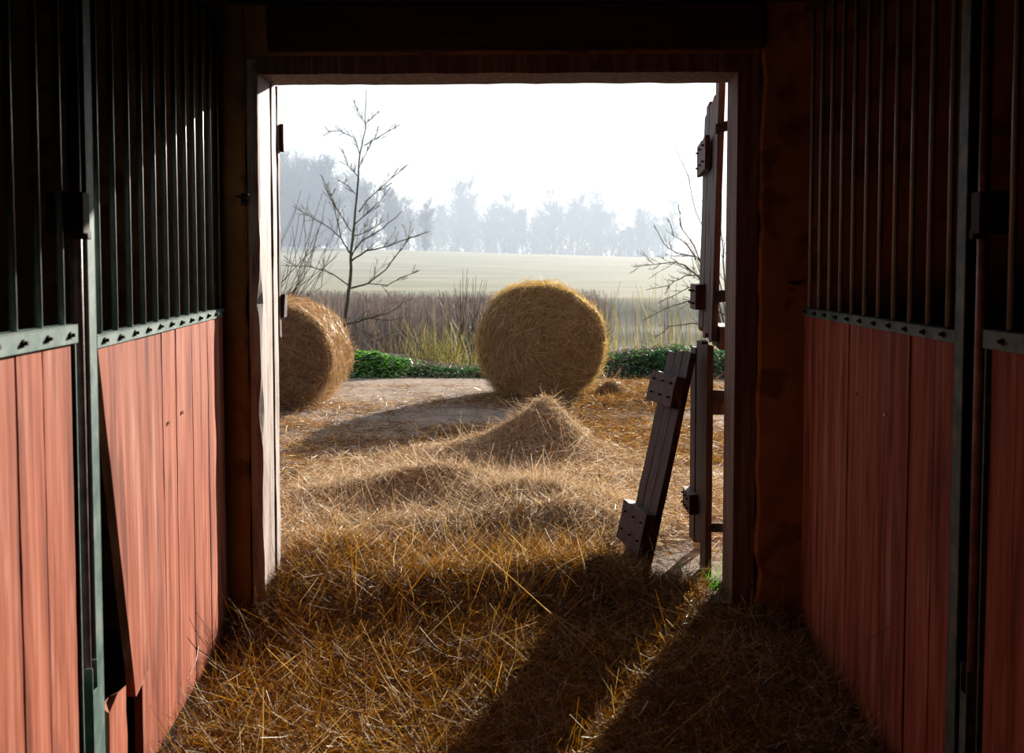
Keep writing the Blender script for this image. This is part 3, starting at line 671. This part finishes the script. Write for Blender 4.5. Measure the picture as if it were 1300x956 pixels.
# ------------------------------------------------------------------ plants on the bank
def leaf_patch(name, cx, cy, sx, sy, h, n, mat, lab, size=(.02,.055), seed=1, floor_fn=bank_z):
    g = np.random.default_rng(seed); x = g.normal(cx, sx, n); y = g.normal(cy, sy, n); u = g.random(n)**.6
    dd = np.exp(-(((x-cx)/(sx*1.5))**2 + ((y-cy)/(sy*1.5))**2)); z = floor_fn(x, y) + u*h*(.35 + .65*dd)*(.8+.35*wob(x*5, y*5))
    a = g.uniform(0, 2*np.pi, n); D = unit(np.stack([np.cos(a), np.sin(a), g.normal(.15,.5,n)], -1)); L = g.uniform(*size, n)*1.2
    W = unit(np.cross(D, np.stack([g.normal(0,.4,n), g.normal(0,.4,n), np.ones(n)], -1))); B = np.stack([0*x,0*x,-.3*L], -1)
    V, Q = ribbons(np.stack([x,y,z],-1), D, B, W, L, L*.75, 2); m = MB(); m.blocks(V, Q)
    # stems
    k = n//14; P = np.stack([x[:k], y[:k], floor_fn(x[:k], y[:k])], -1); Lk = (z[:k]-P[:,2])+.02
    D2 = unit(np.stack([g.normal(0,.2,k), g.normal(0,.2,k), np.ones(k)], -1)); V, Q = ribbons(P, D2, np.zeros((k,3)), unit(np.cross(D2, g.normal(0,1,(k,3)))), Lk, np.full(k,.005), 2); m.blocks(V, Q)
    o = m.build(name, [mat]); tag(o, lab, 'weeds', kind='stuff'); return o
leaf_patch('weed_patch', -1.80, 14.75, .19, .20, .23, 6000, M['weed'], 'bright green weeds on the bank right of the brown bale', seed=2)
leaf_patch('weed_patch', -.75, 14.6, .40, .2, .07, 1100, M['weed_dark'], 'low dark weeds on the bank between the two bales', seed=3)
leaf_patch('weed_patch', 2.0, 14.6, .34, .25, .09, 2600, M['weed_dark'], 'dark green ivy-like weeds on the bank right of the golden bale', seed=4, size=(.03,.07))
leaf_patch('weed_patch', 3.3, 15, .6, .3, .25, 3000, M['weed_dark'], 'dark weeds on the bank behind the open doors', seed=6)
leaf_patch('weed_patch', .4, 15, .5, .3, .15, 2000, M['weed'], 'green weeds on the bank hidden mostly by the golden bale', seed=8)
# dry twiggy litter on the bank
m = MB(); n = 9000; x = rng.uniform(-3.4, 3.4, n); y = rng.uniform(14.0, 15.6, n); V, Q = strands_at(x, y, bank_z, (.05,.25), (.003,.008), .4, .05, .4); m.blocks(V, Q)
o = m.build('bank_litter', [M['reed']]); tag(o, 'dry brown stalks lying over the earth bank', 'dry stalks', kind='stuff')
def blades(name, n, X, Y, zf, H, w, mat, lab, seed, spread=.12, bow=.25, cat='reeds', dens=None):
    g = np.random.default_rng(seed); x = g.uniform(*X, n); y = g.uniform(*Y, n)
    if dens is not None: k = g.random(n) < dens(x, y); x, y = x[k], y[k]; n = len(x)
    z = zf(x, y) if callable(zf) else np.full(n, zf); Ls = g.uniform(*H, n)*(1+.12*wob(x*.7, y*.7)); ws = g.uniform(*w, n)
    D = unit(np.stack([g.normal(0,spread,n), g.normal(0,spread,n), np.ones(n)], -1)); W = unit(np.stack([np.ones(n), g.normal(0,.6,n), 0*x], -1)); B = np.stack([g.normal(0,bow,n)*Ls, g.normal(0,bow,n)*Ls, -.06*Ls], -1)
    V, Q = ribbons(np.stack([x,y,z],-1), D, B, W, Ls, ws, 4); m = MB(); m.blocks(V, Q)
    o = m.build(name, [mat]); tag(o, lab, cat, kind='stuff'); return o
blades('reed_bed', 26000, (-16, 6.5), (28, 46), -.95, (1.15,1.75), (.012,.028), M['reed'], 'hazy brown reed bed standing in the pond across the whole background', 21, .05, .06,
       dens=lambda x, y: np.clip(1.15 - sm(.055, .095, x/y)*1.2, .02, 1))
blades('sedge_clump', 1300, (-2.1, -.45), (16.3, 17.6), lambda x, y: bank_z(x, y), (.35,.95), (.006,.012), M['sedge'], 'yellow-green sedge blades on the pond edge left of the golden bale', 22, .22, .25,
       dens=lambda x, y: np.clip(np.exp(-((x+.95)/.45)**2)+.12, 0, 1))
blades('sedge_clump', 1800, (1.0, 4.2), (16.3, 20.5), lambda x, y: np.maximum(bank_z(x, np.minimum(y, 18.9)), -1.0), (.5,1.4), (.007,.014), M['sedge'], 'yellow reeds at the bright water right of the golden bale', 23, .07, .08,
       dens=lambda x, y: np.clip(.45+.6*wob(x*3, y*2), .1, 1))
blades('dry_grass', 1500, (-4.0, -.6), (16.4, 19), lambda x, y: np.maximum(bank_z(x, np.minimum(y, 18.9)), -1.0), (.5,1.2), (.006,.012), M['reed'], 'thin dry grass stems behind the green weeds', 24, .25, .3)
# tuft by the right jamb
m = MB(); g = np.random.default_rng(5); n = 70; c = at(909, 762, 4.83)
x = g.normal(c.x, .035, n); y = g.normal(4.93, .05, n); z = np.full(n, -.09); D = unit(np.stack([g.normal(0,.5,n), g.normal(0,.5,n), np.ones(n)], -1)); L = g.uniform(.05,.14,n)
V, Q = ribbons(np.stack([x,y,z],-1), D, g.normal(0,.3,(n,3))*L[:,None], unit(np.cross(D, g.normal(0,1,(n,3)))), L, g.uniform(.003,.006,n), 3); m.blocks(V, Q)
o = m.build('grass_tuft', [M['weed']]); tag(o, 'small fresh green grass tuft at the foot of the right jamb', 'grass', kind='stuff')

# ------------------------------------------------------------------ bare trees
def twig_tree(m, start, pts, r0, r1, rr, twigs=6, sides=5, depth=2, tl=.45, grav=.0):
    """branch through pts with random side twigs"""
    pts = [Vector(p) for p in pts]; n = len(pts)
    # smooth subdivision
    P = []
    for i in range(n-1):
        for k in range(3):
            t = k/3; P.append(pts[i].lerp(pts[i+1], t) + Vector((rr.gauss(0,1), rr.gauss(0,1), rr.gauss(0,1)))*(.012*(pts[i+1]-pts[i]).length))
    P.append(pts[-1]); N_ = len(P); rad = [r0 + (r1-r0)*(i/(N_-1))**.8 for i in range(N_)]
    m.tube(P, rad, sides)
    if depth <= 0: return
    L = sum((P[i+1]-P[i]).length for i in range(N_-1))
    for k in range(twigs):
        i = rr.randint(max(1, N_//6), N_-2); t = (P[min(i+1,N_-1)]-P[i-1]).normalized()
        ax = Vector((rr.gauss(0,1), rr.gauss(0,1), rr.gauss(0,1))); d = (t*1.0 + ax.normalized()*rr.uniform(.5,.95) + Vector((0,0,.25))).normalized()
        l = L*tl*rr.uniform(.35,1)*(1-.5*i/N_); q = [P[i]]; dd = d
        for s_ in range(3):
            dd = (dd + Vector((rr.gauss(0,.14), rr.gauss(0,.14), rr.gauss(0,.12)+.06-grav))).normalized(); q.append(q[-1] + dd*l/3)
        twig_tree(m, None, q, max(rad[i]*.55, r1*.9), r1*.6, rr, max(2, twigs-2), 3, depth-1, tl, grav)
rr = random.Random(14)
YT = 15.4
tr = tag(empty('bare_sapling', at(434, 440, YT)), 'slender leafless young tree on the bank behind the brown bale', 'tree')
off = -tr.location
def q(px, py, dy=0): return at(px, py, YT+dy) + off
def br(pl, r0, r1=.0045, tw=9, depth=2, dyr=.5, name='branch', mat='bark'):
    m = MB(); e = rr.uniform(-dyr, dyr); pts = [q(px, py, e*i/(len(pl)-1)) for i, (px, py) in enumerate(pl)]
    twig_tree(m, None, pts, r0, r1, rr, tw, 6, depth); return m.build(name, M[mat], tr, smooth=True)
m = MB(); pl = [(433,470),(436,425),(441,385),(445,350),(446,320),(449,285),(454,240),(457,195),(463,165),(465,113)]
twig_tree(m, None, [q(*p) for p in pl], .036, .004, rr, 8, 8, 1, .12); m.build('trunk', M['bark'], tr, smooth=True)
for pl, r0 in (([(446,331),(465,319),(497,311),(520,302),(545,294)], .013), ([(446,366),(467,360),(490,341),(513,312),(525,290)], .013), ([(467,360),(492,362),(508,353),(530,345)], .007), ([(443,362),(415,344),(389,338),(357,337)], .010),
               ([(444,322),(433,302),(415,287),(392,274),(371,261)], .012), ([(433,302),(426,271),(421,250),(408,222)], .008), ([(447,323),(458,307),(485,291),(510,268)], .010), ([(446,294),(435,277),(422,257),(410,232)], .009),
               ([(451,284),(465,271),(483,255),(495,238)], .008), ([(456,269),(467,253),(485,237),(515,210)], .009), ([(454,224),(442,210),(435,189)], .007), ([(456,194),(451,176),(431,166),(415,167)], .007),
               ([(462,185),(483,173),(508,158)], .007), ([(464,157),(454,141),(449,128)], .005), ([(464,157),(472,150),(481,141)], .005), ([(453,248),(441,236),(430,228)], .006), ([(448,300),(470,292),(488,280)], .007),
               ([(439,412),(465,405),(490,399),(524,378)], .014), ([(438,400),(460,420),(480,432),(505,420)], .007), ([(455,215),(463,198),(472,180)], .005)):
    br(pl, r0)
# willow-like shoots left of it
tr2 = tag(empty('bare_shrub', at(352, 430, 16.8)), 'leafless shrub of thin slanting shoots above the brown bale', 'shrub')
m = MB(); off2 = -tr2.location
for k in range(22):
    a = at(rr.uniform(325, 372), 425, 16.8); dxp = rr.uniform(10, 75); top = rr.uniform(225, 330)
    b = at(rr.uniform(335,385)+dxp*.4, (425+top)/2+rr.uniform(-10,10), 16.8+rr.uniform(-.4,.4)); c = at(rr.uniform(350,385)+dxp, top, 16.8+rr.uniform(-.8,.8))
    twig_tree(m, None, [a+off2, b+off2, c+off2], .006, .003, rr, 4, 4, 1, .35)
m.build('shoots', M['bark_red'], tr2)
# fallen pale branch over the reeds
tr3 = tag(empty('fallen_branch', at(470, 435, 16.4)), 'pale dead branch sticking out over the dark reeds', 'branch')
m = MB(); off3 = -tr3.location
for pl in ([(468,432),(487,428),(508,422)], [(470,404),(495,407),(514,402),(516,390)], [(463,402),(468,390),(475,385)], [(480,425),(478,412),(480,400)], [(505,410),(515,425),(528,440)], [(510,384),(498,383),(488,388)], [(520,410),(530,430),(540,446)]):
    twig_tree(m, None, [at(px,py,16.4)+off3 for px,py in pl], .010, .003, rr, 3, 5, 1, .5)
m.build('branch', M['hay_grey'], tr3)
# thin shrub in front of the field left of the golden bale
tr5 = tag(empty('bare_shrub', at(592, 440, 19)), 'thin leafless shrub just left of the golden bale before the field', 'shrub')
m = MB(); off5 = -tr5.location
for k in range(16):
    x0 = rr.uniform(578, 604); x1 = x0 + rr.uniform(-26, 24)
    twig_tree(m, None, [at(x0,450,19)+off5, at((x0+x1)/2, 405,19)+off5, at(x1, rr.uniform(335,375), 19+rr.uniform(-.5,.5))+off5], .008, .003, rr, 4, 4, 1, .3)
m.build('shoots', M['reed'], tr5)
# bush right, behind the open doors
tr4 = tag(empty('bare_bush', at(925, 440, 13.9)), 'leafless spreading bush behind the open doors on the right', 'bush')
off4 = -tr4.location
for pl, r0, tw in (([(925,455),(912,400),(898,365),(888,353),(870,337),(858,333),(831,336),(803,339)], .022, 12), ([(905,375),(895,340),(884,326),(858,321),(843,310),(830,285)], .014, 10), ([(920,400),(890,384),(876,382),(844,392),(815,408)], .012, 9),
               ([(922,400),(908,320),(884,270),(874,225),(857,185)], .008, 4), ([(918,410),(905,330),(900,280),(893,240)], .010, 9), ([(925,410),(918,330),(915,280),(908,235)], .012, 10), ([(915,420),(880,410),(850,415),(830,430)], .009, 9),
               ([(895,350),(870,350),(850,362),(820,368)], .009, 9), ([(895,345),(880,310),(865,290),(862,265)], .009, 9), ([(895,360),(875,365),(850,378),(835,385)], .008, 8), ([(930,400),(945,340),(950,280)], .016, 8), ([(884,330),(872,310),(856,300),(848,276)], .007, 8)):
    m = MB(); e = rr.uniform(-.8,.8); pts = [at(px,py,13.9+e*i/(len(pl)-1))+off4 for i,(px,py) in enumerate(pl)]
    twig_tree(m, None, pts, r0, .0035, rr, int(tw*1.6), 6, 2, .30); m.build('branch', M['bark'], tr4)

# ------------------------------------------------------------------ woods in the fog
def far_tree(H, seed, spread=.38):
    r = random.Random(seed); m = MB()
    trunk = [Vector((0,0,-1))]; d = Vector((r.gauss(0,.03), r.gauss(0,.03), 1)).normalized()
    for i in range(9): d = (d + Vector((r.gauss(0,.05), r.gauss(0,.05), .1))).normalized(); trunk.append(trunk[-1] + d*(H*.95+1)/9)
    m.tube(trunk, [.22*(1-i/9.6)+.02 for i in range(10)], 6)
    for k in range(40):
        t = r.uniform(.05, .97); i = min(int(t*9), 8); p = trunk[i].lerp(trunk[i+1], t*9-i); a = r.uniform(0, 6.283)
        l = H*spread*.8*max(.22, 1-(abs(t-.5)/.60)**2)*r.uniform(.6,1.1); dd = Vector((math.cos(a), math.sin(a), r.uniform(.5,1.3))).normalized(); Q_ = [p]
        for s_ in range(3): dd = (dd + Vector((r.gauss(0,.12), r.gauss(0,.12), .18))).normalized(); Q_.append(Q_[-1]+dd*l/3)
        m.tube(Q_, [.07,.055,.04,.02], 3, cap=False)
        for j in range(13):
            s_ = r.randint(0,2); p2 = Q_[s_].lerp(Q_[s_+1], r.random()); d2 = (dd + Vector((r.gauss(0,.7), r.gauss(0,.7), r.gauss(.2,.5)))).normalized(); l2 = l*r.uniform(.2,.55)
            e = p2 + d2*l2; m.tube([p2, p2.lerp(e,.5)+Vector((0,0,.05*l2)), e], [.035,.028,.015], 3, cap=False)
            for w_ in range(3):
                d3 = (d2 + Vector((r.gauss(0,.6), r.gauss(0,.6), r.gauss(.1,.5)))).normalized(); p3 = p2.lerp(e, r.uniform(.3,1)); m.tube([p3, p3+d3*l2*.6], [.028,.014], 3, cap=False)
    return m
protos = []
for i, (H, s_) in enumerate(((15, 1), (13, 2), (16, 3), (11, 4), (14, 5))):
    o = far_tree(H, s_, (.36,.42,.32,.45,.38)[i]).build('bare_tree', M['far_bark']); protos.append(o)
used = set()
def put_tree(k, X, Y, sc, lab, grp):
    o = protos[k] if k not in used else protos[k].copy()
    if k in used: COL.objects.link(o)
    used.add(k)
    o.location = (X, Y, float(hill_z(np.array(X), np.array(Y)))-.2); o.rotation_euler = (0,0,rr.uniform(0,6.28)); o.scale = (sc, sc, sc*rr.uniform(.92,1.08))
    tag(o, lab, 'tree', grp)
LW = 'tall leafless tree in the misty wood at the left edge of the field'
for k in range(62):
    px = rr.uniform(330, 545) if k > 20 else rr.uniform(330, 430); Y = rr.uniform(190, 260); t = (px-330)/215
    sc = (1.24 - .66*t**1.3) * rr.uniform(.8, 1.05) * Y/205
    put_tree(k % 5, (px-650)/F_PX*Y, Y, sc, LW, 'trees of the left wood')
RW = 'faint leafless tree in the foggy row beyond the field'
for k in range(76):
    px = 535 + (k+rr.uniform(-.6,.6))*4.2; Y = rr.uniform(300, 360); hh = 1.15 + .22*math.sin(px*.045) + .12*math.sin(px*.11)
    put_tree(rr.randint(0,4), (px-650)/F_PX*Y, Y, hh*rr.uniform(.85,1.1), RW, 'trees of the far row')

# ------------------------------------------------------------------ fog
m = MB(); m.box(-170, 210, 17.5, 428, -1.6, 24); o = m.build('fog', M['fog']); tag(o, 'morning fog lying over the pond, field and woods', 'fog', kind='stuff')

# ------------------------------------------------------------------ light
SUN_H, SUN_T = Vector((.40, .917)), .29
sd = Vector((SUN_H.x, SUN_H.y, SUN_T*SUN_H.length)).normalized()
sl = bpy.data.lights.new('sun', 'SUN'); sl.energy = 15.5; sl.angle = R(.6); sl.color = (1.0, .95, .87)
so = bpy.data.objects.new('sun', sl); COL.objects.link(so); so.rotation_euler = sd.to_track_quat('Z', 'Y').to_euler()
w = bpy.data.worlds.new('World'); SC.world = w; w.use_nodes = True; nt = w.node_tree; nt.nodes.clear()
out = nt.nodes.new('ShaderNodeOutputWorld'); bg = nt.nodes.new('ShaderNodeBackground'); tc = nt.nodes.new('ShaderNodeTexCoord')
dp = N(nt, 'ShaderNodeVectorMath', operation='DOT_PRODUCT'); dp.inputs[1].default_value = tuple(sd); nt.links.new(tc.outputs['Generated'], dp.inputs[0])
rp = ramp(nt, [(0,(.20,.24,.30)),(.45,(.28,.33,.41)),(.80,(.50,.57,.67)),(.90,(.60,.68,.80)),(.94,(1.15,1.2,1.28)),(1,(2.0,2.0,2.0))])
mr = N(nt, 'ShaderNodeMapRange'); mr.inputs['From Min'].default_value = -1; nt.links.new(dp.outputs['Value'], mr.inputs['Value']); nt.links.new(mr.outputs[0], rp.inputs[0])
nt.links.new(rp.outputs[0], bg.inputs[0]); bg.inputs[1].default_value = 1.0; nt.links.new(bg.outputs[0], out.inputs[0])

SC.view_settings.view_transform = 'Standard'; SC.view_settings.look = 'None'; SC.view_settings.exposure = 0; SC.view_settings.gamma = 1; SC.view_settings.use_curve_mapping = False
cy = SC.cycles
cy.max_bounces = 8; cy.diffuse_bounces = 1; cy.transmission_bounces = 4; cy.volume_bounces = 1; cy.use_denoising = True; cy.caustics_reflective = False; cy.caustics_refractive = False
cy.sample_clamp_indirect = 6
